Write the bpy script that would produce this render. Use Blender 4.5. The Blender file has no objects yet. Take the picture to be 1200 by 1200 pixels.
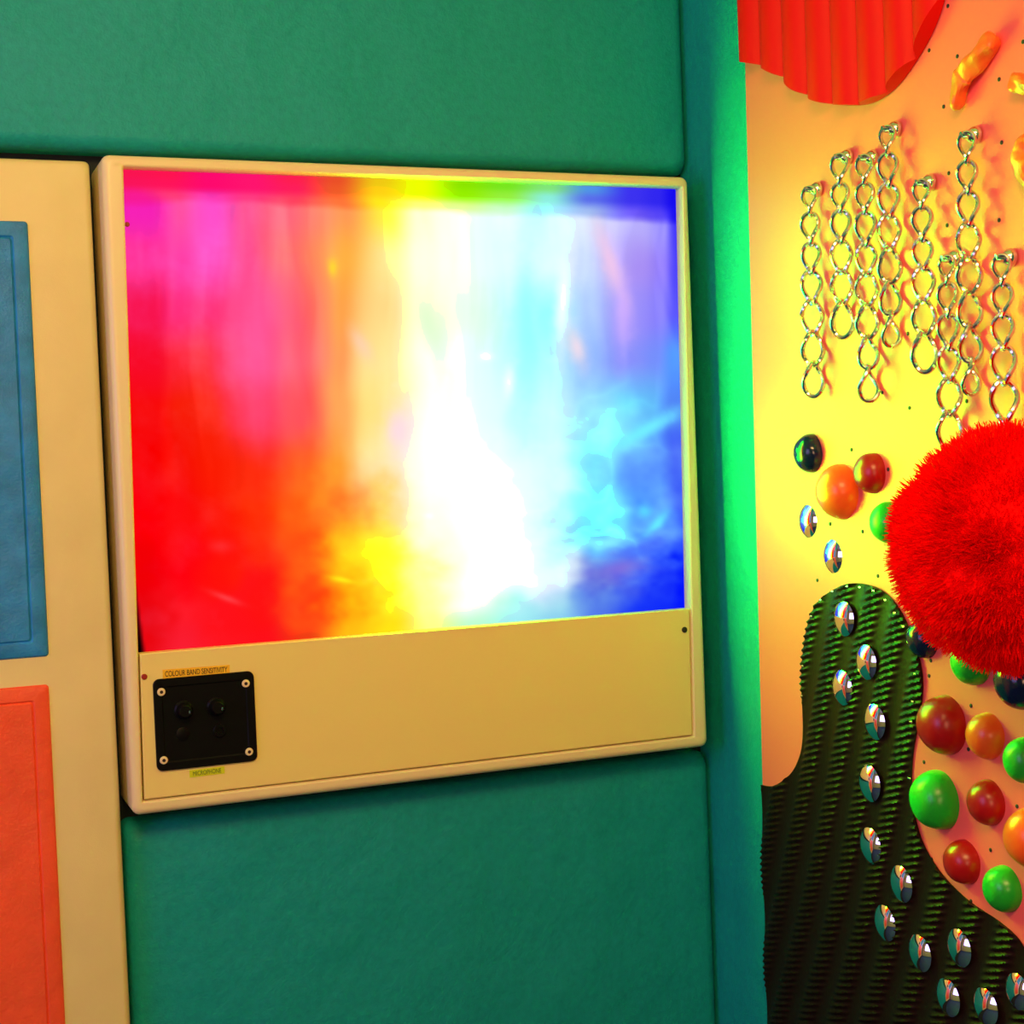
import bpy, bmesh, math, random
import numpy as np
from mathutils import Vector, Matrix, noise

# ------------------------------------------------------------------ camera
F = 1800.0
Xc = Vector((4381, -230, 1800)).normalized()
Dn = Vector((.0395, 1, .032)); Dn = (Dn - Xc * Dn.dot(Xc)).normalized()
Zc = -Dn
Yc = Zc.cross(Xc)
CAM = Vector((-1.27602104, -2.26335042, 0.09494839))
def ray(px, py):
    v = Vector((px - 600, py - 600, F))
    return Vector((v.dot(Xc), v.dot(Yc), v.dot(Zc)))
def B(px, py, d=0.0):                       # point on the back wall, d in front of it
    r = ray(px, py); return CAM + r * ((-d - CAM.y) / r.y)
def W(px, py, d=0.0):                       # point on the right wall, d in front of it
    r = ray(px, py); return CAM + r * ((-d - CAM.x) / r.x)
def scale_at(p):                            # metres per pixel at a point
    v = p - CAM
    fwd = Vector((Xc.z, Yc.z, Zc.z))
    return v.dot(fwd) / F

C = bpy.context.scene.collection
cd = bpy.data.cameras.new('camera'); cam = bpy.data.objects.new('camera', cd); C.objects.link(cam)
cd.sensor_width = 36; cd.lens = 36 * F / 1200; cd.clip_start = .02
right = Vector((Xc.x, Yc.x, Zc.x)); up = -Vector((Xc.y, Yc.y, Zc.y)); back = -Vector((Xc.z, Yc.z, Zc.z))
m = Matrix((right, up, back)).transposed().to_4x4(); m.translation = CAM
cam.matrix_world = m
bpy.context.scene.camera = cam

# ------------------------------------------------------------------ light and exposure
sc = bpy.context.scene
sc.view_settings.view_transform = 'Standard'; sc.view_settings.look = 'None'
sc.view_settings.exposure = 0; sc.view_settings.gamma = 1
w = bpy.data.worlds.new('world'); sc.world = w; w.use_nodes = True
bg = w.node_tree.nodes['Background']; bg.inputs[0].default_value = (.30, .28, .62, 1); bg.inputs[1].default_value = .35

def area(name, loc, target, size, col, power):
    l = bpy.data.lights.new(name, 'AREA'); l.shape = 'RECTANGLE'; l.size, l.size_y = size
    l.color = col; l.energy = power
    o = bpy.data.objects.new(name, l); C.objects.link(o); o.location = loc
    o.rotation_euler = (Vector(target) - Vector(loc)).to_track_quat('-Z', 'Y').to_euler()
    return o
area('ceiling_lamp', (-1.3, -2.0, 1.22), (-.6, -.3, 0), (.9, .5), (1, .60, .20), 42)
area('cool_fill', (-3.0, -1.1, .3), (-.2, -.5, 0), (1.2, 1.2), (.50, .34, 1), 17)  # unseen bluish fill added at the left in place of ambient light
area('front_fill', (-1.9, -3.2, .1), (-.2, -.6, -.2), (.5, .9), (1, .5, .26), 16)  # unseen warm fill added behind the camera to brighten the lower parts
SCREEN_GAIN = (14.0, 64.0, .1)

# ------------------------------------------------------------------ materials
def mat(name, col, rough=.5, metal=0, bump=None, spec=.5, coat=0, var=0, varscale=6, emit=None, sheen=0):
    m = bpy.data.materials.new(name); m.use_nodes = True
    nt = m.node_tree; b = nt.nodes['Principled BSDF']
    b.inputs['Base Color'].default_value = (*col, 1); b.inputs['Roughness'].default_value = rough
    b.inputs['Metallic'].default_value = metal; b.inputs['Specular IOR Level'].default_value = spec
    b.inputs['Coat Weight'].default_value = coat; b.inputs['Coat Roughness'].default_value = .08
    b.inputs['Sheen Weight'].default_value = sheen
    tc = nt.nodes.new('ShaderNodeTexCoord')
    if var:
        n = nt.nodes.new('ShaderNodeTexNoise'); n.inputs['Scale'].default_value = varscale; n.inputs['Detail'].default_value = 6
        nt.links.new(tc.outputs['Object'], n.inputs['Vector'])
        mr = nt.nodes.new('ShaderNodeMapRange'); mr.inputs['From Min'].default_value = .3; mr.inputs['From Max'].default_value = .7
        mr.inputs['To Min'].default_value = 1 - var; mr.inputs['To Max'].default_value = 1 + var
        nt.links.new(n.outputs['Fac'], mr.inputs['Value'])
        hs = nt.nodes.new('ShaderNodeHueSaturation'); hs.inputs['Color'].default_value = (*col, 1)
        nt.links.new(mr.outputs['Result'], hs.inputs['Value']); nt.links.new(hs.outputs['Color'], b.inputs['Base Color'])
    prev = None
    for sc_, st, dist, stretch in (bump or []):
        mp = nt.nodes.new('ShaderNodeMapping'); mp.inputs['Scale'].default_value = stretch
        nt.links.new(tc.outputs['Object'], mp.inputs['Vector'])
        n = nt.nodes.new('ShaderNodeTexNoise'); n.inputs['Scale'].default_value = sc_; n.inputs['Detail'].default_value = 4
        nt.links.new(mp.outputs['Vector'], n.inputs['Vector'])
        bp = nt.nodes.new('ShaderNodeBump'); bp.inputs['Strength'].default_value = st; bp.inputs['Distance'].default_value = dist
        nt.links.new(n.outputs['Fac'], bp.inputs['Height'])
        if prev: nt.links.new(prev.outputs['Normal'], bp.inputs['Normal'])
        prev = bp
    if prev: nt.links.new(prev.outputs['Normal'], b.inputs['Normal'])
    return m
VINYL = [(7, .35, .03, (1, 1, 1)), (260, .35, .002, (1, 1, 1)), (700, .3, .001, (1, 1, 3))]
M = dict(
    teal=mat('teal vinyl', (.006, .35, .35), .5, spec=.25, bump=VINYL, var=.08, varscale=90),
    cream_vinyl=mat('cream vinyl', (.80, .68, .30), .5, bump=[(9, .3, .012, (1, 1, 1)), (500, .2, .001, (1, 1, 1))], var=.04, varscale=8),
    cream=mat('cream painted casing', (.85, .72, .38), .35, bump=[(300, .06, .001, (1, 1, 1))]),
    cover=mat('cream cover sheet', (.86, .72, .25), .4),
    blue=mat('blue vinyl', (.012, .24, .62), .5, bump=VINYL, var=.2, varscale=25),
    orange_v=mat('orange vinyl', (.95, .10, .03), .5, bump=VINYL, var=.08, varscale=20),
    plaster=mat('plaster', (.6, .58, .5), .9, bump=[(60, .2, .003, (1, 1, 1))]),
    gap_shade=mat('wall in gap shade', (.012, .022, .024), .9, bump=[(60, .2, .003, (1, 1, 1))]),  # wall behind the pads, shade of the gaps put into its colour
    carpet=mat('blue carpet', (.03, .08, .2), .95, bump=[(400, .8, .01, (1, 1, 1))]),
    board=mat('coral laminate', (.95, .12, .125), .42, bump=[(40, .05, .002, (1, 1, .1))], var=.03, varscale=3),
    red_rib=mat('red ribbed rubber', (.78, .004, .002), .5, spec=.15),
    chrome=mat('chrome', (.80, .80, .72), .18, 1),
    mirror=mat('mirror', (.95, .95, .95), .015, 1),
    rubber=mat('black ribbed rubber', (.012, .0034, .0024), .42, spec=.17, bump=[(90, .3, .002, (1, 1, 1))]),
    black=mat('black plastic', (.004, .004, .004), .4, spec=.12),
    dark=mat('dark hole', (.01, .006, .006), .6),
    red_screw=mat('red paint', (.35, .02, .01), .4),
    steel=mat('steel', (.75, .72, .66), .3, 1),
    silver=mat('silver staple', (.85, .85, .85), .25, 1),
    fluff=mat('red plush', (1.0, .0, .0), .7, spec=.1),
    fluffcore=mat('red plush backing', (1, .0, .0), .8, spec=.1),
    amber=mat('amber moulded plastic', (.95, .15, .02), .4, bump=[(70, .25, .003, (1, 1, 1))]),
    tape_o=mat('amber embossing tape', (.9, .55, .03), .35),
    tape_g=mat('yellow green embossing tape', (.65, .75, .02), .35),
    ink=mat('dark lettering', (.03, .015, .005), .5),
    ink_g=mat('green lettering', (.12, .22, .02), .5),
    b_navy=mat('navy gloss paint', (.004, .010, .045), .16),
    b_orange=mat('orange gloss paint', (1, .11, .01), .30),
    b_red=mat('dark red gloss paint', (.42, .003, .003), .30),
    b_green=mat('green gloss paint', (.014, .42, .02), .30),
)

def translucent(m, col, f):
    nt = m.node_tree; b = nt.nodes['Principled BSDF']; o = nt.nodes['Material Output']
    t = nt.nodes.new('ShaderNodeBsdfTranslucent'); t.inputs[0].default_value = (*col, 1)
    x = nt.nodes.new('ShaderNodeMixShader'); x.inputs[0].default_value = f
    nt.links.new(b.outputs[0], x.inputs[1]); nt.links.new(t.outputs[0], x.inputs[2]); nt.links.new(x.outputs[0], o.inputs[0])
translucent(M['fluff'], (1, 0, 0), .45)

# ------------------------------------------------------------------ helpers
def link(o, parent=None):
    C.objects.link(o)
    if parent: o.parent = parent
    return o
def obj(name, bm, m, parent=None, smooth=True):
    me = bpy.data.meshes.new(name); bmesh.ops.recalc_face_normals(bm, faces=bm.faces[:]); bm.to_mesh(me); bm.free()
    me.materials.append(m)
    if smooth:
        me.polygons.foreach_set('use_smooth', [True] * len(me.polygons))
        try: me.set_sharp_from_angle(angle=math.radians(30))
        except Exception: pass
    return link(bpy.data.objects.new(name, me), parent)
def raw(name, vs, fs, m, parent=None, smooth=True):
    me = bpy.data.meshes.new(name); me.from_pydata([tuple(v) for v in vs], [], fs); me.materials.append(m)
    if smooth: me.polygons.foreach_set('use_smooth', [True] * len(me.polygons))
    me.update()
    return link(bpy.data.objects.new(name, me), parent)
def tag(o, label, cat=None, group=None):
    o['label'] = label
    if cat: o['category'] = cat
    if group: o['group'] = group
    return o
def thing(name, label, cat, loc=(0, 0, 0), group=None):
    o = bpy.data.objects.new(name, None); C.objects.link(o); o.location = loc; o.empty_display_size = .02
    return tag(o, label, cat, group)
def kind(o, k): o['kind'] = k; return o
def rrect(x0, x1, z0, z1, r, n=5):
    pts = []
    r = max(r, .0002)
    for cx, cz, a0 in ((x1 - r, z1 - r, 0), (x0 + r, z1 - r, 90), (x0 + r, z0 + r, 180), (x1 - r, z0 + r, 270)):
        for i in range(n + 1):
            a = math.radians(a0 + 90 * i / n); pts.append((cx + r * math.cos(a), cz + r * math.sin(a)))
    return pts
# sections: list of (inset, depth, corner radius); axis 'back' -> (x,-d,z); 'right' -> (-d,y,z)
def sweep(rect, sections, cap_front=True, cap_back=False, axis='back', loop=False):
    bm = bmesh.new(); x0, x1, z0, z1 = rect; rings = []
    for ins, d, r in sections:
        ps = rrect(x0 + ins, x1 - ins, z0 + ins, z1 - ins, r)
        rings.append([bm.verts.new((a, -d, b) if axis == 'back' else (-d, a, b)) for a, b in ps])
    seq = list(zip(rings, rings[1:])) + ([(rings[-1], rings[0])] if loop else [])
    for A, Bq in seq:
        n = len(A)
        for i in range(n): bm.faces.new((A[i], A[(i + 1) % n], Bq[(i + 1) % n], Bq[i]))
    if cap_front and not loop: bm.faces.new(rings[-1])
    if cap_back and not loop: bm.faces.new(list(reversed(rings[0])))
    return bm
def box_bm(x0, x1, y0, y1, z0, z1, bev=0):
    bm = bmesh.new(); bmesh.ops.create_cube(bm, size=1)
    for v in bm.verts: v.co = Vector(((x0 + x1) / 2 + v.co.x * (x1 - x0), (y0 + y1) / 2 + v.co.y * (y1 - y0), (z0 + z1) / 2 + v.co.z * (z1 - z0)))
    if bev: bmesh.ops.bevel(bm, geom=bm.edges[:], offset=bev, segments=2, affect='EDGES')
    return bm
# lathe of (radius, height) around an axis, base at origin
def lathe(prof, n=24, axis=Vector((-1, 0, 0)), at=Vector((0, 0, 0))):
    q = Vector((0, 0, 1)).rotation_difference(axis).to_matrix(); bm = bmesh.new(); rings = []
    for r, h in prof:
        if r < 1e-6: rings.append([bm.verts.new(at + q @ Vector((0, 0, h)))])
        else: rings.append([bm.verts.new(at + q @ Vector((r * math.cos(2 * math.pi * i / n), r * math.sin(2 * math.pi * i / n), h))) for i in range(n)])
    for A, Bq in zip(rings, rings[1:]):
        for i in range(n):
            j = (i + 1) % n
            if len(A) == 1 and len(Bq) > 1: bm.faces.new((A[0], Bq[j], Bq[i]))
            elif len(Bq) == 1 and len(A) > 1: bm.faces.new((A[i], A[j], Bq[0]))
            elif len(A) > 1: bm.faces.new((A[i], A[j], Bq[j], Bq[i]))
    return bm

# ------------------------------------------------------------------ setting
PT = .05                                   # pad thickness; the pad faces are the planes y=0 and x=0
kind(obj('wall_back', box_bm(-3.2, PT + .1, PT, PT + .1, -1.35, 1.3), M['gap_shade']), 'structure')
kind(obj('wall_right', box_bm(PT, PT + .1, -3.4, PT, -1.35, 1.3), M['gap_shade']), 'structure')
kind(obj('floor', box_bm(-3.2, PT + .1, -3.4, PT + .1, -1.45, -1.35), M['carpet']), 'structure')
kind(obj('wall_left', box_bm(-3.3, -3.2, -3.4, PT + .1, -1.35, 1.3), M['plaster']), 'structure')
kind(obj('wall_front', box_bm(-3.2, PT + .1, -3.5, -3.4, -1.35, 1.3), M['teal']), 'structure')
kind(obj('ceiling', box_bm(-3.2, PT + .1, -3.4, PT + .1, 1.3, 1.4), M['plaster']), 'structure')

def pad_sections(d0, d1, r):
    cr = min(.014, r * .7); s = [(0, d0, cr), (0, d1 - r * 1.2, cr)]
    for i in range(1, 7):
        a = math.radians(90 * i / 6); s.append((r * (1 - math.cos(a)), d1 - r * 1.2 + r * 1.2 * math.sin(a), .3 * r + cr))
    s.append((r + .05, d1 + .0006, .02))
    return s
def pad(name, rect, d0, d1, r, m, axis='back', parent=None):
    return obj(name, sweep(rect, pad_sections(d0, d1, r), True, True, axis), m, parent)
d = .065
bx0, bx1 = (B(120, 180, d).x + B(155, 957, d).x) / 2, (B(808, 207, d).x + B(830, 875, d).x) / 2
bz0, bz1 = (B(155, 957, d).z + B(830, 875, d).z) / 2, (B(120, 180, d).z + B(808, 207, d).z) / 2
tag(pad('wall_pad', (-2.6, -.0015, .566, 1.29), -PT, 0, .022, M['teal']), 'large teal vinyl wall pad running above the glowing light box', 'wall pad')
lp = B(146, 1000, 0).x
tag(pad('wall_pad', (lp, -.0015, -1.1, B(150, 966, 0).z), -PT, 0, .022, M['teal']), 'teal vinyl wall pad below the glowing light box', 'wall pad')
tag(pad('wall_pad', (-3.0, .048, -1.1, 1.29), -PT, 0, .012, M['teal'], 'right'), 'teal vinyl pad on the side wall, narrow strip seen beside the coral board', 'wall pad')

# ------------------------------------------------------------------ cream panel at the left
cp = thing('play_panel', 'cream padded wall panel with blue and orange vinyl windows, left of the light box', 'wall panel', (-1.5, 0, -.3))
def child(o, p): o.parent = p; o.matrix_parent_inverse = Matrix.Translation(-p.location); return o
cx1 = (B(114, 300, .03).x + B(133, 800, .03).x) / 2 - .001
cz1 = B(60, 186, .03).z
child(pad('padded_backing', (-2.2, cx1, -1.1, cz1), -PT, .03, .010, M['cream_vinyl']), cp)
def vinyl_window(p_tr, p_br, z0, z1, m, name, lab, side=True):
    x1 = (B(*p_tr, .031).x + B(*p_br, .031).x) / 2
    o = child(obj(name, sweep((-1.9, x1, z0, z1), [(-.003, .0295, .006), (0, .0335, .004), (.004, .0350, .004), (.018, .0350, .004), (.0205, .0325, .004), (.023, .0350, .004), (.06, .0362, .02)]), m), cp)
    o['label'] = lab
vinyl_window((38, 260), (48, 768), B(48, 768, .031).z, B(20, 261, .031).z, M['blue'], 'vinyl_window', 'blue vinyl window')
vinyl_window((55, 805), (75, 1200), -1.0, B(30, 806, .031).z, M['orange_v'], 'vinyl_window', 'orange vinyl window')

# ------------------------------------------------------------------ light box
lb = thing('light_box', 'cream framed light box with rainbow coloured glowing screen and black control plate', 'light panel', ((bx0 + bx1) / 2, 0, bz0))
ox0 = (B(145, 196, d).x + B(167, 800, d).x) / 2; ox1 = (B(801, 222, d).x + B(814, 840, d).x) / 2
oz1 = (B(145, 195, d).z + B(795, 219, d).z) / 2; oz0 = (B(168, 940, d).z + B(815, 862, d).z) / 2
xlt, xlb = B(145, 196, d).x, B(168, 940, d).x; xrt, xrb = B(799.5, 222, d).x, B(813, 862, d).x
def skew(x, z):                             # the opening is very slightly out of square
    t = (z - oz0) / (oz1 - oz0); u = (x - ox0) / (ox1 - ox0)
    return (xlb + (xlt - xlb) * t) * (1 - u) + (xrb + (xrt - xrb) * t) * u
# outer casing as one swept ring; opening insets differ per side, so the inner loops use their own rectangle
def frame_bm():
    bm = bmesh.new(); rings = []
    R = .010
    out = [(0, -PT, .011), (0, d - R, .011)] + [(R * (1 - math.cos(a)), d - R + R * math.sin(a), .011) for a in [math.radians(k * 15) for k in range(1, 7)]]
    for ins, dd, r in out:
        rings.append([bm.verts.new((a, -dd, b)) for a, b in rrect(bx0 + ins, bx1 - ins, bz0 + ins, bz1 - ins, r)])
    for ins, dd in ((-.0032, d), (-.0014, d - .0012), (0, d - .005), (0, d - .022), (0, -.02)):
        rings.append([bm.verts.new((skew(a, b), -dd, b)) for a, b in rrect(ox0 + ins, ox1 - ins, oz0 + ins, oz1 - ins, .002)])
    for A, Q in zip(rings, rings[1:]):
        n = len(A)
        for i in range(n): bm.faces.new((A[i], A[(i + 1) % n], Q[(i + 1) % n], Q[i]))
    return bm
child(obj('casing', frame_bm(), M['cream']), lb)
child(obj('back_plate', box_bm(ox0 + .012, ox1 - .008, -.02, 0, oz0 + .001, oz1 - .001), M['cream']), lb)
czt = (B(163, 766, d).z + B(806, 714, d).z) / 2
cover_bm = sweep((ox0 + .0018, ox1 - .0018, oz0 + .0018, czt), [(0, .02, .001), (0, d - .003, .001), (.0015, d - .0015, .001)])
for v in cover_bm.verts: v.co.x = skew(v.co.x, v.co.z)
cover = child(obj('cover_plate', cover_bm, M['cover']), lb)

# picture shown by the lit screen: colours on a grid, bilinear, warped by noise
XS = [155, 200, 250, 300, 350, 400, 450, 500, 550, 600, 650, 700, 750, 795]
YS = [200, 212, 226, 240, 300, 360, 420, 480, 540, 600, 660, 710, 762]  # top rows have the box's inner reflection painted in
T = '''250,20,80 255,20,80 255,10,110 255,20,110 255,30,80 235,80,40 240,200,20 240,255,0 140,230,0 120,230,30 130,230,120 80,150,230 60,50,240 20,10,240
250,20,90 255,20,90 255,10,110 255,20,110 255,30,90 240,90,40 245,210,20 240,255,0 150,240,0 150,240,60 140,240,220 90,110,235 60,50,240 20,10,240
250,30,150 255,60,120 240,50,170 255,60,130 255,70,100 250,120,60 250,240,30 255,255,120 230,255,140 200,255,200 160,245,255 160,190,245 110,90,250 30,20,245
250,40,190 255,90,160 235,70,200 255,90,150 255,110,130 255,160,90 255,250,70 255,255,210 255,255,245 230,255,255 205,250,255 225,240,255 190,180,255 70,60,255
255,60,160 255,70,170 245,80,190 255,85,150 255,115,110 250,180,70 255,240,150 255,255,225 250,255,240 205,255,255 215,255,255 205,225,255 175,150,250 80,70,255
255,30,90 255,50,130 255,60,130 255,75,140 255,90,110 255,170,80 255,225,140 255,255,220 235,255,240 190,250,255 150,250,255 180,210,255 160,150,255 95,90,255
255,20,50 255,40,60 255,55,70 255,75,140 255,100,120 250,160,90 255,235,150 255,250,255 235,250,255 185,255,255 170,240,255 150,190,255 140,150,255 80,150,255
255,20,20 255,40,20 255,45,25 255,60,100 255,80,90 255,170,90 255,230,130 255,245,250 240,255,255 200,255,255 210,245,255 140,215,255 110,210,255 80,130,245
255,10,10 255,25,15 255,35,10 255,50,20 255,100,30 255,160,50 255,235,160 255,255,255 255,255,255 235,255,255 215,255,255 130,245,255 110,180,255 80,115,250
255,0,10 255,15,20 255,25,10 255,50,10 255,100,20 250,150,40 255,215,80 255,255,230 255,255,255 240,255,255 180,255,255 120,255,255 90,170,255 65,100,250
240,0,10 255,5,20 255,20,15 255,40,15 255,90,20 255,190,20 255,250,40 255,255,130 255,255,255 255,255,255 200,255,255 110,200,255 80,130,255 25,60,255
235,5,15 255,30,45 255,20,30 255,20,20 255,80,20 255,190,15 255,250,30 255,255,150 255,255,255 250,255,255 235,255,255 110,130,225 30,60,250 0,20,255
235,10,20 250,30,50 255,20,30 255,15,25 240,60,20 250,190,20 255,230,20 250,250,140 190,245,210 160,240,245 140,210,240 80,120,235 20,50,250 0,20,255'''
G = np.array([[[float(q) for q in c.split(',')] for c in row.split()] for row in T.split('\n')]) / 255
G = np.concatenate([G[:, :13], G[:, 12:13] * .72 + G[:, 13:14] * .28, G[:, 13:14]], 1); XS = XS[:13] + [779, 799]
def lerp_grid(px, py):
    px = np.clip(px, XS[0], XS[-1]); py = np.clip(py, YS[0], YS[-1])
    i = np.clip(np.searchsorted(XS, px) - 1, 0, len(XS) - 2); j = np.clip(np.searchsorted(YS, py) - 1, 0, len(YS) - 2)
    xs = np.array(XS, float); ys = np.array(YS, float)
    a = (px - xs[i]) / (xs[i + 1] - xs[i]); b = (py - ys[j]) / (ys[j + 1] - ys[j])
    a = (a * a * (3 - 2 * a))[..., None]; b = (b * b * (3 - 2 * b))[..., None]
    return (G[j, i] * (1 - a) + G[j, i + 1] * a) * (1 - b) + (G[j + 1, i] * (1 - a) + G[j + 1, i + 1] * a) * b
def vnoise(x, y, seed):
    rng = np.random.RandomState(seed); t = rng.rand(64, 64)
    xi = np.floor(x).astype(int); yi = np.floor(y).astype(int); fx = x - xi; fy = y - yi
    fx = fx * fx * (3 - 2 * fx); fy = fy * fy * (3 - 2 * fy); g = lambda a, b: t[b % 64, a % 64]
    return (g(xi, yi) * (1 - fx) + g(xi + 1, yi) * fx) * (1 - fy) + (g(xi, yi + 1) * (1 - fx) + g(xi + 1, yi + 1) * fx) * fy
def fbm(x, y, seed, o=5):
    s = 0; a = .5; tot = 0
    for k in range(o): s = s + a * vnoise(x * 2 ** k, y * 2 ** k, seed + k); tot += a; a *= .55
    return s / tot * 2 - 1
def PXMAP(U):
    # share of the sheet's width against share of its seen width
    k = 1.164
    return U * k / (1 + (k - 1) * U)
def build_screen():
    nx, nz = 300, 260; ds = .043
    x0, x1, z0, z1 = ox0 - .0, ox1 + .0, czt - .01, oz1
    u = np.linspace(0, 1, nx); v = np.linspace(0, 1, nz); U, V = np.meshgrid(u, v)
    # picture coordinates on the sheet: the colour table below was read off along these axes
    px = 145 + 655 * PXMAP(U); top = 197 + (px - 145) * .04; bot = 766 - (px - 163) * .081
    real = top + (bot - top) * V
    py = real + (197 - top) * np.clip(1 - (real - top - 30) / 90, 0, 1) + (766 - bot) * np.clip(1 - (bot - real - 35) / 70, 0, 1)
    low = np.clip((py - 420) / 200, 0, 1)
    # curtain-like streaks above, cloud lumps below
    wx = fbm(px / 85, py / 260, 3, 2) * (34 * (1 - low) + 10 * low) + fbm(px / 48, py / 48, 9, 3) * (0 + 20 * low)
    wy = fbm(px / 75, py / 75, 21, 3) * 34 * (.3 + low)
    edge = np.clip((py - 218) / 18, 0, 1) * np.clip((756 - py) / 20, 0, 1)
    px2 = px + wx * edge; py2 = py + wy * edge
    py2 = np.where(py > 240, np.maximum(py2, 238), py2)
    c = lerp_grid(px2, py2)
    # whiter / deeper streaks
    st = fbm(px / 26 + fbm(px / 90, py / 140, 5, 2) * .8, py / 200, 40, 3) * (1 - low) * edge
    c = c + np.maximum(st, -.25)[..., None] * np.array([.10, .10, .08])
    # cloud rims in the cyan-blue corner and the yellow part
    rid = 1 - np.abs(fbm(px / 70 + 3, py / 55, 60, 3)) * 3
    rid = np.clip(rid, 0, 1) ** 2 * low * edge
    br = np.clip((px - 560) / 120, 0, 1) * np.clip((800 - px) / 60, 0, 1) * np.clip((690 - py) / 40, 0, 1)
    c = c + (rid * br)[..., None] * np.array([.10, .26, .05])
    lumps = np.clip(fbm(px / 60, py / 60, 80, 4) * 1.5, -1, 1) * low * edge
    c = c + (lumps * np.clip((px - 600) / 100, 0, 1))[..., None] * np.array([.16, .22, .02])
    yl = np.clip((px - 320) / 60, 0, 1) * np.clip((500 - px) / 60, 0, 1) * np.clip((py - 520) / 60, 0, 1)
    c = c + (lumps * yl)[..., None] * np.array([0, .20, .03])
    c = c + (np.clip(fbm(px / 40, py / 40, 95, 5), -.2, 1) * np.clip((360 - px) / 120, 0, 1) * edge)[..., None] * np.array([0, .07, .10])
    # discrete features: centre, radii, tilt, colour, amount
    for (fx, fy, rx, ry, rot, col, am) in [
        (565, 625, 75, 80, 0, (1, 1, 1), .85), (500, 510, 38, 70, 10, (1, 1, 1), .75), (590, 300, 75, 55, 0, (.97, 1, 1), .6), (640, 470, 40, 60, 0, (.80, 1, 1), .5),
        (665, 350, 9, 60, 5, (1, 1, 1), .9), (680, 405, 10, 22, -15, (1, .88, .92), .8), (722, 300, 11, 60, -14, (1, .80, .92), .75),
        (735, 370, 10, 45, 3, (.86, .70, 1), .6), (620, 380, 14, 90, 0, (.55, 1, 1), .6), (505, 380, 14, 40, -15, (.86, .98, .80), .7),
        (572, 415, 8, 5, 0, (1, .97, 1), .9), (598, 445, 7, 20, 8, (1, 1, 1), .8), (236, 250, 22, 60, 5, (.95, .30, .78), .6),
        (393, 310, 6, 12, 0, (1, .86, .2), .9), (424, 400, 9, 22, -30, (1, .82, .75), .6), (310, 370, 30, 60, 10, (1, .32, .60), .5),
        (466, 500, 16, 26, 0, (1, .84, .95), .7), (300, 490, 16, 24, 0, (1, .28, .45), .5), (725, 690, 26, 22, 0, (.52, .42, .86), .85),
        (745, 655, 40, 14, -25, (.30, .42, .98), .7), (700, 640, 34, 10, 5, (.55, 1, 1), .8), (770, 610, 18, 6, -50, (.4, .95, 1), .9),
        (755, 595, 8, 7, 0, (.35, .85, 1), .9), (760, 500, 50, 9, -28, (.45, .97, 1), .85), (690, 600, 20, 28, 0, (.45, 1, 1), .7),
        (430, 640, 40, 26, 20, (1, .97, .08), .6), (500, 600, 6, 4, 0, (1, 1, 1), .8), (395, 683, 16, 4, 18, (1, .95, .1), .9),
        (255, 700, 20, 4, 25, (1, .28, .30), .8), (250, 635, 14, 8, 0, (1, .20, .22), .7), (740, 555, 30, 20, 0, (.33, .55, 1), .7)]:
        a = math.radians(rot); dx = px - fx; dy = py - fy
        e = ((dx * math.cos(a) + dy * math.sin(a)) / rx) ** 2 + ((-dx * math.sin(a) + dy * math.cos(a)) / ry) ** 2
        e = e * (1 + .5 * fbm(px / 14, py / 14, int(fx) % 50)); wgt = (np.exp(-e) * am * edge)[..., None]
        c = c * (1 - wgt) + np.array(col) * wgt
    c = np.clip(c, 0, 1)
    # unlit sliver in the lower left where the sheet lifts from the frame
    sl = np.clip((py - 655) / 20, 0, 1) * np.clip((145 + (py - 650) * .11 - px) / 6, 0, 1)
    c = c * (1 - sl[..., None] * .97)
    lin = np.where(c <= .04045, c / 12.92, ((c + .055) / 1.055) ** 2.4)
    hot = np.clip((c - .95) / .05, 0, 1) ** 1.5
    lin = lin * (1 + hot * np.array(SCREEN_GAIN) * (np.clip(c[..., 1:2] * 1.2 - .2, .0, 1)))
    X = x0 + (x1 - x0) * U; Zz = z1 + (z0 - z1) * V
    X = skew(X, Zz)
    vs = np.stack([X, np.full_like(X, -ds), Zz], -1).reshape(-1, 3)
    idx = np.arange(nx * nz).reshape(nz, nx)
    fs = np.stack([idx[:-1, :-1], idx[1:, :-1], idx[1:, 1:], idx[:-1, 1:]], -1).reshape(-1, 4)
    me = bpy.data.meshes.new('screen'); me.from_pydata(vs.tolist(), [], fs.tolist())
    ca = me.color_attributes.new('picture', 'FLOAT_COLOR', 'POINT')
    ca.data.foreach_set('color', np.concatenate([lin, np.ones((nz, nx, 1))], -1).reshape(-1).astype(np.float32))
    m = bpy.data.materials.new('lit screen'); m.use_nodes = True; nt = m.node_tree; nt.nodes.clear()
    at = nt.nodes.new('ShaderNodeAttribute'); at.attribute_name = 'picture'
    em = nt.nodes.new('ShaderNodeEmission'); o_ = nt.nodes.new('ShaderNodeOutputMaterial')
    nt.links.new(at.outputs['Color'], em.inputs['Color']); nt.links.new(em.outputs[0], o_.inputs[0])
    me.materials.append(m); me.update()
    return link(bpy.data.objects.new('screen', me))
s = child(build_screen(), lb); s['label'] = 'glowing screen with red, yellow, white and blue cloudy picture'

yf = d - .0015                              # front face of the cover plate
def on_cover(px, py): return B(px, py, yf)
def disc(name, p, r, h, m, parent, ring=None, axis=Vector((0, -1, 0))):
    prof = [(r, 0), (r, h * .6), (r * .75, h), (0, h)] if not ring else [(r, 0), (r, h * .6), (r * .85, h), (ring, h), (ring, h * .1), (0, h * .1)]
    o = obj(name, lathe(prof, 20, axis, p), m); return child(o, parent) if parent else o
def sub(o, part, root):                     # sub-part: world coordinates kept
    o.parent = part; return o
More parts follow.
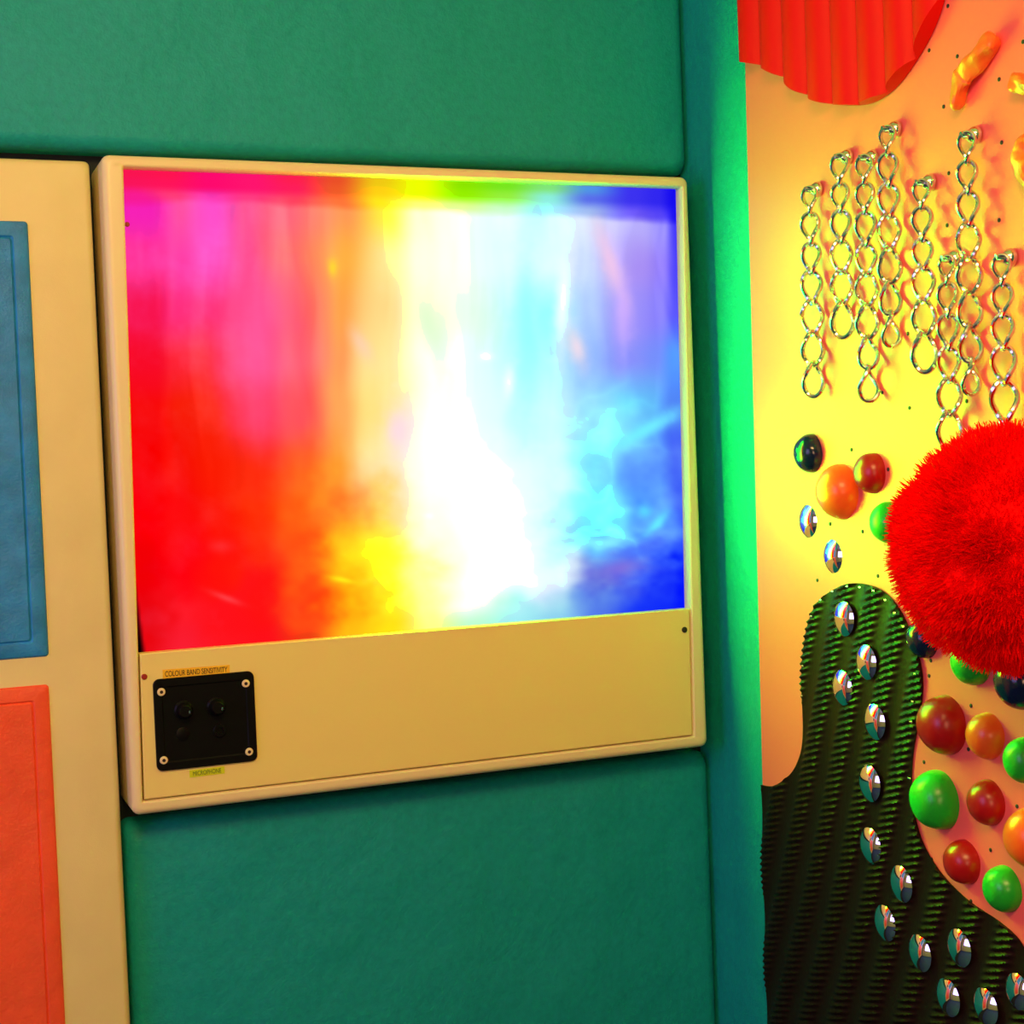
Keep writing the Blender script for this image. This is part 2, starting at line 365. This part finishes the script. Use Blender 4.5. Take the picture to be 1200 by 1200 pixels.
# control plate: rounded rectangle following the cover
q = [on_cover(178, 794), on_cover(297, 788), on_cover(301, 892), on_cover(184, 903)]
px0, px1 = (q[0].x + q[3].x) / 2, (q[1].x + q[2].x) / 2; pz1, pz0 = (q[0].z + q[1].z) / 2, (q[2].z + q[3].z) / 2
ctl = obj('control_plate', sweep((px0, px1, pz0, pz1), [(0, yf - .001, .009), (0, yf + .003, .009), (.001, yf + .004, .009), (.011, yf + .004, .004), (.013, yf + .0025, .004), (.02, yf + .0025, .004)]), M['black'])
ctl['label'] = 'black control plate with two knobs'
child(ctl, lb)
for (sx, sy) in ((189, 811), (288, 801), (192, 891), (292, 881)):
    p = B(sx, sy, yf + .004)
    sub(obj('screw', lathe([(.0058, 0), (.0058, .0006), (.0048, .002), (.0026, .0022), (.0022, .0012), (0, .0012)], 20, Vector((0, -1, 0)), p), M['cream']), ctl, lb)
    sub(obj('screw_recess', lathe([(.0026, .0005), (.0026, .0018), (0, .0018)], 12, Vector((0, -1, 0)), p), M['dark']), ctl, lb)
for (kx, ky) in ((215, 832), (253, 828)):
    p = B(kx, ky, yf + .0025)
    kb = lathe([(.0135, 0), (.0135, .002), (.011, .004), (.0095, .016), (.008, .018), (0, .018)], 24, Vector((0, -1, 0)), p)
    sub(obj('knob', kb, M['black']), ctl, lb)
    sub(obj('knob_pointer', box_bm(p.x - .0008 + .005, p.x + .0012 + .005, p.y - .0192, p.y - .0175, p.z - .003, p.z + .001), M['silver']), ctl, lb)
p = B(257, 856, yf + .0025)
sub(obj('microphone_socket', lathe([(.0095, 0), (.0095, .003), (.0085, .004), (.0055, .004), (.005, .0005), (0, .0005)], 24, Vector((0, -1, 0)), p), M['black']), ctl, lb)
p = B(214, 860, yf + .0025)
sub(obj('microphone_socket', lathe([(.0095, 0), (.0095, .0015), (.0085, .002), (0, .002)], 24, Vector((0, -1, 0)), p), M['black']), ctl, lb)
o = disc('screw', B(169, 793, yf), .0042, .002, M['red_screw'], lb); o['label'] = 'small red screw'
o = disc('screw', B(802, 738, yf), .0048, .002, M['dark'], lb); o['label'] = 'small black screw'
disc('screen_rivet', B(149, 263, .0435), .0035, .0015, M['red_screw'], lb)
def text_mesh(txt, p, width, height, m, rot=0):
    cu = bpy.data.curves.new('lettering', 'FONT'); cu.body = txt; cu.size = 1; cu.extrude = .02; cu.align_x = 'CENTER'; cu.align_y = 'CENTER'
    t = bpy.data.objects.new('tmp', cu); C.objects.link(t); bpy.context.view_layer.update()
    me = bpy.data.meshes.new_from_object(t); bpy.data.objects.remove(t)
    vs = np.array([v.co[:] for v in me.vertices]); mn, mx = vs.min(0), vs.max(0); c0 = (mn + mx) / 2
    for v in me.vertices:
        a = (v.co.x - c0[0]) / (mx[0] - mn[0]) * width; b = (v.co.y - c0[1]) / (mx[1] - mn[1]) * height
        v.co = Vector((p.x + a * math.cos(rot) - b * math.sin(rot), p.y - .0003 - (.0003 if v.co.z > 0 else 0), p.z + a * math.sin(rot) + b * math.cos(rot)))
    me.materials.clear(); me.materials.append(m); me.update()
    return link(bpy.data.objects.new('lettering', me))
def tape(a, b, h, m, ink, txt, wfrac, hfrac):
    pa, pb = on_cover(*a), on_cover(*b); c = (pa + pb) / 2; L = (pb - pa).length; rot = math.atan2(pb.z - pa.z, pb.x - pa.x)
    bm = box_bm(-L / 2, L / 2, -.0007, 0, -h / 2, h / 2)
    bmesh.ops.rotate(bm, verts=bm.verts, cent=(0, 0, 0), matrix=Matrix.Rotation(-rot, 3, 'Y')); bmesh.ops.translate(bm, verts=bm.verts, vec=c)
    o = child(obj('label_tape', bm, m, smooth=False), lb); o['label'] = 'printed label tape reading ' + txt
    sub(text_mesh(txt, c + Vector((0, -.0007, 0)), L * wfrac, h * hfrac, ink, rot), o, lb)
tape((190.5, 790), (269, 784), .0125, M['tape_o'], M['ink'], 'COLOUR BAND SENSITIVITY', .93, .62)
tape((222, 907), (263, 902), .0105, M['tape_g'], M['ink_g'], 'MICROPHONE', .8, .62)

# ------------------------------------------------------------------ tactile board on the side wall
BD = .015
bt, bb = W(871, 0, BD), W(900, 1200, BD)
sl = (bt.y - bb.y) / (bt.z - bb.z); edge_y = lambda z: bb.y + (z - bb.z) * sl
def board_bm():
    bm = bmesh.new(); z0, z1 = -1.05, 1.15
    out = [(edge_y(z0), z0), (edge_y(z1), z1), (-1.75, z1), (-1.75, z0)]
    a = [bm.verts.new((-.0012, y, z)) for y, z in out]; b = [bm.verts.new((-BD, y, z)) for y, z in out]
    for i in range(4): bm.faces.new((a[i], a[(i + 1) % 4], b[(i + 1) % 4], b[i]))
    bm.faces.new(b); bm.faces.new(a[::-1])
    bmesh.ops.bevel(bm, geom=[e for e in bm.edges if abs(e.verts[0].co.x + BD) < 1e-5 and abs(e.verts[1].co.x + BD) < 1e-5], offset=.0012, segments=2, affect='EDGES')
    return bm
board = tag(obj('tactile_board', board_bm(), M['board']), 'coral pink tactile board on the side wall carrying chains, buttons and mirrors', 'board')
pin0 = None
for (x, y) in [(1111, 7), (1089, 59), (1122, 66), (1171, 93), (1106, 125), (1174, 167), (1112, 203), (1171, 258), (1110, 264), (1199, 49), (1034, 460), (1066, 478),
               (998, 527), (1041, 550), (1064, 391), (1133, 470), (973, 614), (1011, 623), (1029, 675), (958, 680), (1091, 774), (1089, 792), (1138, 827), (1135, 878),
               (1083, 893), (1192, 945), (1161, 996), (1092, 1007), (1138, 1056)]:
    p = W(x, y, BD)
    if pin0 is None:
        pin0 = obj('pin', lathe([(.0026, 0), (.0026, .0006), (.0018, .0012), (0, .0014)], 12), M['dark'], board); o = pin0
    else: o = link(bpy.data.objects.new('pin', pin0.data), board)
    o.location = p

# ribbed red piece, heightfield over an outline in wall coordinates
def poly_of(pts, d): return [(W(x, y, d).y, W(x, y, d).z) for x, y in pts]
def inside(y, z, poly):
    c = False; n = len(poly); j = n - 1
    for i in range(n):
        (yi, zi), (yj, zj) = poly[i], poly[j]
        if (zi > z) != (zj > z) and y < (yj - yi) * (z - zi) / (zj - zi) + yi: c = not c
        j = i
    return c
def relief(name, poly, base, hfun, m, step_y, step_z, clampd=.0):
    """grid clipped to the outline with vertical sides: cells are cut against the polygon by bisecting a filled face"""
    bm = bmesh.new(); vs = [bm.verts.new((0, y, z)) for y, z in poly]; bm.faces.new(vs)
    ys = [p[0] for p in poly]; zs = [p[1] for p in poly]
    y = min(ys) + step_y
    while y < max(ys):
        bmesh.ops.bisect_plane(bm, geom=bm.verts[:] + bm.edges[:] + bm.faces[:], plane_co=(0, y, 0), plane_no=(0, 1, 0)); y += step_y
    z = min(zs) + step_z
    while z < max(zs):
        bmesh.ops.bisect_plane(bm, geom=bm.verts[:] + bm.edges[:] + bm.faces[:], plane_co=(0, 0, z), plane_no=(0, 0, 1)); z += step_z
    bmesh.ops.remove_doubles(bm, verts=bm.verts[:], dist=1e-6)
    rim = [e for e in bm.edges if len(e.link_faces) == 1]
    ret = bmesh.ops.extrude_edge_only(bm, edges=rim)
    low = {v for v in ret['geom'] if isinstance(v, bmesh.types.BMVert)}
    for v in bm.verts:
        v.co.x = -(base + .0015) if v in low else -(base + hfun(v.co.y, v.co.z))
    return obj(name, bm, m)
def smooth_poly(pts, n=6):
    out = []
    for i in range(len(pts) - 1):
        p0 = pts[max(i - 1, 0)]; p1 = pts[i]; p2 = pts[i + 1]; p3 = pts[min(i + 2, len(pts) - 1)]
        for k in range(n):
            t = k / n
            f = lambda a, b, c, e: .5 * (2 * b + (c - a) * t + (2 * a - 5 * b + 4 * c - e) * t * t + (3 * b - a - 3 * c + e) * t ** 3)
            out.append((f(p0[0], p1[0], p2[0], p3[0]), f(p0[1], p1[1], p2[1], p3[1])))
    out.append(pts[-1]); return out
RD = .022
curve = smooth_poly([(864, 72), (886, 76), (912, 90), (935, 108), (962, 120), (990, 123), (1016, 118), (1042, 98), (1066, 64), (1082, 34), (1093, 4), (1103, -40)])
rp = poly_of(curve, BD + .018)
tl = (rp[0][0] - .006, .95); rp = rp + [(rp[-1][0] - .03, .95), tl]
pitch = abs(W(905, 60, BD + .02).y - W(932, 60, BD + .02).y)
y_ref = W(884, 40, BD + .02).y
def rib_h(y, z):
    t = ((y - y_ref) / pitch) % 1.0
    return .003 + .021 * (1 - abs(2 * t - 1) ** 2.6)
tag(relief('ribbed_panel', rp, BD, rib_h, M['red_rib'], pitch / 13, .06), 'bright red ribbed rubber shape at the top of the coral board', 'touch panel')

# black ribbed rubber mat
mc = smooth_poly([(893, 921), (906, 921), (921, 911), (932, 893), (938, 866), (938, 800), (941, 760), (949, 722), (964, 698), (990, 685), (1013, 685), (1034, 694), (1052, 714), (1066, 744), (1076, 776), (1079, 806),
                  (1075, 842), (1068, 880), (1066, 920), (1070, 958), (1082, 994), (1104, 1028), (1134, 1057), (1168, 1080), (1192, 1102), (1206, 1130)], 4)
MD = .0055
mp = poly_of(mc, BD + MD)
yl = edge_y
mp[0] = (yl(mp[0][1]) - .001, mp[0][1])
mp = mp + [(mp[-1][0] - .1, mp[-1][1] - .2), (mp[-1][0] - .12, -.99), (yl(-.99) - .001, -.99)]
rp_ = .0097
bp_ = W(960, 900, BD).y - W(993, 900, BD).y
def mat_h(y, z):
    s = (z + .30 * y) / rp_
    r = abs((s % 1.0) * 2 - 1)
    b = (y + .42 * z + .006 * math.sin(z * 9)) / (abs(bp_) * .95)
    bm_ = .5 + .5 * math.cos(2 * math.pi * b); msk = min(1, max(0, bm_ * 2 - .5))
    return .0018 + .0032 * bm_ + .0042 * msk * max(0, 1 - 1.4 * r)
rubber = relief('rubber_mat', mp, BD, mat_h, M['rubber'], .0045, rp_ / 5)
tag(rubber, 'black ribbed rubber mat curving over the lower part of the coral board', 'rubber mat')
st0 = None
for (x, y) in [(962, 703), (976, 693), (993, 687), (1008, 688), (1024, 692), (1038, 703), (1049, 718), (1059, 734), (951, 722), (1073, 790), (1070, 822), (1068, 846), (941, 780), (940, 815), (1066, 912)]:
    if st0 is None: st0 = obj('staple', box_bm(-.0016, 0, -.0028, .0028, -.0012, .0012, .0004), M['silver'], rubber); o = st0
    else: o = link(bpy.data.objects.new('staple', st0.data), rubber)
    o.location = W(x, y, BD + .0062)

# mirror domes: (x, y, height px, description)
def dome_prof(r, h, n=14):
    R = (r * r + h * h) / (2 * h); p = [(r, -.001), (r, .0008)]
    a0 = math.asin(min(1, r / R))
    for i in range(1, n + 1):
        a = a0 * (1 - i / n); p.append((R * math.sin(a), .0008 + R * math.cos(a) - (R - h)))
    return p
dm = None
for k, (x, y, h, lab) in enumerate([
    (945, 611, 39, 'small mirror dome on bare board, left one just below the orange ball'),
    (974, 652, 40, 'small mirror dome on bare board, just above the rubber mat'),
    (987, 725, 42, 'mirror dome at the rounded top of the black rubber mat'),
    (1013, 776, 42, 'mirror dome on the mat, second from the top'),
    (985, 806, 42, 'mirror dome in the neck of the mat, third from the top, nearest its left edge'),
    (1023, 846, 43, 'mirror dome on the mat level with the big dark red ball'),
    (1017, 918, 44, 'mirror dome on the mat level with the big green ball'),
    (1018, 991, 43, 'mirror dome on the mat level with the lower dark red ball'),
    (1054, 1036, 44, 'mirror dome on the mat level with the lowest green ball'),
    (1035, 1082, 43, 'leftmost mirror dome of the lower rows on the mat'),
    (1076, 1117, 44, 'mirror dome on the mat, left one of the pair below the lowest green ball'),
    (1122, 1111, 45, 'mirror dome on the mat, right one of the pair below the lowest green ball'),
    (1109, 1169, 45, 'mirror dome at the bottom of the mat, left of the bottom row of three'),
    (1153, 1180, 45, 'mirror dome at the bottom of the mat, lowest of all'),
    (1191, 1163, 45, 'mirror dome at the bottom of the mat, at the right edge of the picture')]):
    base = BD if k < 2 else BD + .0068
    p = W(x + 1.5, y, base); r = h / 2 * scale_at(p) * .985
    t = thing('mirror_dome', lab, 'mirror', p, 'mirror domes on the tactile board')
    if dm is None: dm = obj('mirror_cap', lathe(dome_prof(1, .34), 48), M['mirror']); dm.parent = t; o = dm
    else: o = link(bpy.data.objects.new('mirror_cap', dm.data), t)
    o.scale = (r, r, r)

# painted half balls
def ball_bm(seed):
    prof = [(1, -.02), (1, .04)] + [(math.cos(math.radians(a)) ** .86, .04 + .92 * math.sin(math.radians(a))) for a in range(8, 90, 8)] + [(0, .96)]
    bm = lathe(prof, 40)
    for v in bm.verts:
        v.co.y *= 1 + .05 * noise.noise(v.co * 1.1 + Vector((seed, 0, 0))); v.co.z *= 1 + .05 * noise.noise(v.co * 1.3 + Vector((0, seed, 0)))
        v.co.z += .05 * v.co.x * v.co.x * .6
    return bm
for k, (x, y, wv, h, mt, lab) in enumerate([
    (946, 531, 32, 45, 'b_navy', 'navy blue half ball, leftmost on the board below the chains'),
    (980, 576, 48, 64, 'b_orange', 'large orange half ball below the chains, touching the dark red one'),
    (1018, 554, 36, 48, 'b_red', 'dark red half ball below the chains, beside the large orange one'),
    (1037, 612, 36, 48, 'b_green', 'green half ball partly hidden by the left edge of the pompom'),
    (1080, 748, 40, 46, 'b_navy', 'navy half ball mostly hidden under the lower left of the pompom'),
    (1136, 775, 56, 56, 'b_green', 'green half ball peeking out below the pompom'),
    (1192, 798, 60, 68, 'b_navy', 'navy half ball below the pompom at the right edge of the picture'),
    (1102, 849, 55, 70, 'b_red', 'largest dark red half ball, just right of the mat neck'),
    (1153, 862, 44, 54, 'b_orange', 'orange half ball between the largest dark red ball and a green one'),
    (1197, 891, 46, 54, 'b_green', 'green half ball at the right edge of the picture, below the navy one'),
    (1094, 937, 56, 70, 'b_green', 'largest green half ball, below the largest dark red ball'),
    (1154, 940, 45, 53, 'b_red', 'dark red half ball right of the largest green one'),
    (1204, 982, 54, 70, 'b_orange', 'large orange half ball cut by the right edge of the picture'),
    (1126, 1010, 42, 52, 'b_red', 'lowest dark red half ball, below the largest green one'),
    (1173, 1041, 44, 54, 'b_green', 'lowest green half ball, near the curved edge of the mat')]):
    p = W(x, y, BD); s_ = scale_at(p); p = W(x + .1 * h + 1, y, BD - .0005); r = h / 2 * s_
    bm = ball_bm(k * 3.7)
    bmesh.ops.scale(bm, verts=bm.verts, vec=(r * min(1.0, wv / h * 1.28), r, r))
    o = obj('half_ball', bm, M[mt]); o.location = p
    tag(o, lab, 'ball', 'painted half balls on the tactile board')

# chains of twisted links
def link_bm(hl, hw, wr, tw=math.radians(-43), n=28, k=8):
    bm = bmesh.new(); rings = []; pts = []
    for i in range(n):
        a = 2 * math.pi * i / n; y = hw * math.copysign(abs(math.cos(a)) ** .9, math.cos(a)); z = hl * math.sin(a)
        f = tw * math.sin(max(-1, min(1, z / hl)) * math.pi / 2); pts.append(Vector((y * math.sin(f), y * math.cos(f), z)))
    for i in range(n):
        t = (pts[(i + 1) % n] - pts[i - 1]).normalized(); ref = pts[i].normalized()
        u = (ref - t * ref.dot(t)).normalized(); v = t.cross(u)
        rings.append([bm.verts.new(pts[i] + (u * math.cos(2 * math.pi * j / k) + v * math.sin(2 * math.pi * j / k)) * wr) for j in range(k)])
    for i in range(n):
        A, Q = rings[i], rings[(i + 1) % n]
        for j in range(k): bm.faces.new((A[j], A[(j + 1) % k], Q[(j + 1) % k], Q[j]))
    return bm
lk = None
CH = [ # bolt px, chain x, link boundary ys, total extra twist, label
    ((957, 217), 948, [221, 252, 287, 320, 355, 391, 427, 463], 78, 'leftmost hanging steel chain, seven links, nearest the board edge'),
    ((991, 180), 983, [183, 217, 249, 284, 319, 355, 394], 68, 'steel chain hanging second from the left, shorter than its right neighbour'),
    ((1021, 180), 1012, [184, 217, 251, 288, 322, 358, 395, 430, 468], 105, 'long steel chain hanging third from the left, eight links'),
    ((1049, 145), 1039, [150, 182, 218, 254, 291, 330, 367, 404], 110, 'steel chain of the left cluster whose bolt is highest'),
    ((1089, 208), 1079, [213, 245, 282, 316, 353, 391, 434], 72, 'steel chain hanging alone between the left cluster and the right ones'),
    ((1143, 152), 1132, [157, 191, 227, 264, 302, 342, 382, 422, 460], 110, 'longest steel chain of the right part, hanging from a high bolt'),
    ((1120, 298), 1109, [302, 334, 371, 409, 446, 485, 526], 50, 'steel chain hanging behind the long one and ending at the pompom'),
    ((1185, 296), 1173, [301, 335, 371, 408, 449, 494, 530], 40, 'rightmost hanging steel chain, near the right edge of the picture')]
rnd = random.Random(4)
for (bpx, cx, ys, tw, lab) in CH:
    CD = BD + .017
    p0 = W(cx + 1, ys[0], CD); t = thing('hanging_chain', lab, 'chain', p0, 'steel chains hanging on the tactile board')
    s_ = scale_at(p0)
    bb_ = W(bpx[0] + 8, bpx[1] + 1, BD)
    bl = lathe([(.0105, .0002), (.0112, .003), (.0104, .0075), (.008, .011), (.0055, .014), (.0045, .0215), (.0042, .0228), (0, .0232)], 20)
    o = obj('bolt', bl, M['chrome'], t); o.location = Vector((-BD, p0.y, p0.z - .0005)) - p0
    if cx == 948: pass
    o.rotation_euler = (0, 0, math.radians(-14))
    n = len(ys) - 1; prev_z = p0.z
    for i in range(n):
        za = W(cx + 1 + (i * .25 if cx != 1109 else 0), ys[i], CD); zb = W(cx + 1 + i * .25, ys[i + 1], CD)
        c = Vector((-CD, p0.y, (za.z + zb.z) / 2)); pit = za.z - zb.z
        c.y = ((za + zb) / 2).y * .5 + p0.y * .5
        if lk is None: lk = obj('link', link_bm(1, .60, .135), M['chrome'], t); o = lk
        else: o = link(bpy.data.objects.new('link', lk.data), t)
        hl = pit / 2 / .895
        o.location = c - p0; o.scale = (hl, hl, hl)
        o.rotation_euler = (rnd.uniform(-.03, .03), rnd.uniform(-.03, .03), math.radians(tw * (i / max(1, n - 1)) ** 1.3 + rnd.uniform(-5, 5)))

# amber twisted pieces
def worm(pts, rad, d0, lab, seed):
    path = smooth_poly(pts, 8); s_ = scale_at(W(*pts[0], BD)); bm = bmesh.new(); rings = []; N = len(path); k = 20
    P = [W(x, y, BD + d0) for x, y in path]
    for i, p in enumerate(P):
        t = (P[min(i + 1, N - 1)] - P[max(i - 1, 0)]).normalized(); u = Vector((1, 0, 0)); v = t.cross(u).normalized(); f = i / (N - 1)
        r = rad(f) * s_; e = min(1, f / .08) ** .5 * min(1, (1 - f) / .08) ** .5; r *= max(.05, e)
        ring = []
        for j in range(k):
            a = 2 * math.pi * j / k
            tw = 1 + .17 * math.cos(3 * a - f * 9 + seed) + .04 * math.cos(a * 2 + f * 26)
            ring.append(bm.verts.new(p + (u * math.cos(a) * .9 + v * math.sin(a)) * r * tw))
        rings.append(ring)
    for A, Q in zip(rings, rings[1:]):
        for j in range(k): bm.faces.new((A[j], A[(j + 1) % k], Q[(j + 1) % k], Q[j]))
    bm.faces.new(rings[0]); bm.faces.new(rings[-1][::-1])
    return tag(obj('twisted_moulding', bm, M['amber']), lab, 'moulded shape')
worm([(1167, 44), (1155, 56), (1143, 72), (1131, 88), (1124, 104), (1119, 130)], lambda f: 8 + 5.5 * math.sin(math.pi * min(1, .15 + f)) + (1.5 if f > .6 else 0), .011, 'slanting amber yellow twisted moulded shape near the red ribbed panel', 0)
worm([(1186, 98), (1198, 97), (1215, 100), (1240, 92)], lambda f: 10 + 3 * f, .011, 'amber yellow twisted moulded shape at the right edge, upper of two', 2)
worm([(1214, 158), (1205, 172), (1203, 190), (1210, 210), (1222, 222)], lambda f: 13 + 3 * math.sin(math.pi * f), .013, 'amber orange rounded moulded shape at the right edge, beside the long chain', 4)

# pompom
PD = .115
pc = W(1192, 642, PD); PR = 150 * scale_at(pc)
pom = thing('pompom', 'big fluffy bright red pompom on the right side of the board', 'pompom', pc)
bm = bmesh.new(); bmesh.ops.create_icosphere(bm, subdivisions=4, radius=PR * .87)
for v in bm.verts:
    v.co *= 1 + .08 * noise.noise(v.co * 22); v.co.x = min(v.co.x, PD - BD - .006)
obj('core', bm, M['fluffcore'], pom)
rng = np.random.RandomState(7); N = 42000
dirs = rng.normal(size=(N, 3)); dirs /= np.linalg.norm(dirs, axis=1)[:, None]
# fibres fall apart in tufts
tc_ = rng.normal(size=(420, 3)); tc_ /= np.linalg.norm(tc_, axis=1)[:, None]
near = np.argmax(dirs @ tc_.T, axis=1)
tip = dirs * .93 + tc_[near] * .07 + rng.normal(size=(N, 3)) * .05; tip /= np.linalg.norm(tip, axis=1)[:, None]
tl_ = rng.uniform(.93, 1.03, size=420)
L = PR * (tl_[near] * rng.uniform(.94, 1.02, N))
a = dirs * PR * .78; b = tip * L[:, None]
side = np.cross(dirs, rng.normal(size=(N, 3))); side /= np.linalg.norm(side, axis=1)[:, None]
wd = .0011
vv = np.stack([a - side * wd, a + side * wd, (a + b) / 2 * 1.01 + side * wd, (a + b) / 2 * 1.01 - side * wd, b + side * wd * .35, b - side * wd * .35], 1).reshape(-1, 3)
vv[:, 0] = np.minimum(vv[:, 0], PD - BD - .003)
base = (np.arange(N) * 6)[:, None]
ff = np.concatenate([base + np.array([0, 1, 2, 3]), base + np.array([3, 2, 4, 5])]).tolist()
kind(raw('fibres', vv.tolist(), ff, M['fluff'], pom, smooth=False), 'stuff')
# short stem holding the pompom to the board
st = obj('stem', lathe([(.012, 0), (.012, PD - BD - .02)], 16), M['fluffcore'], pom); st.location = Vector((-BD - .0004, pc.y, pc.z)) - pc
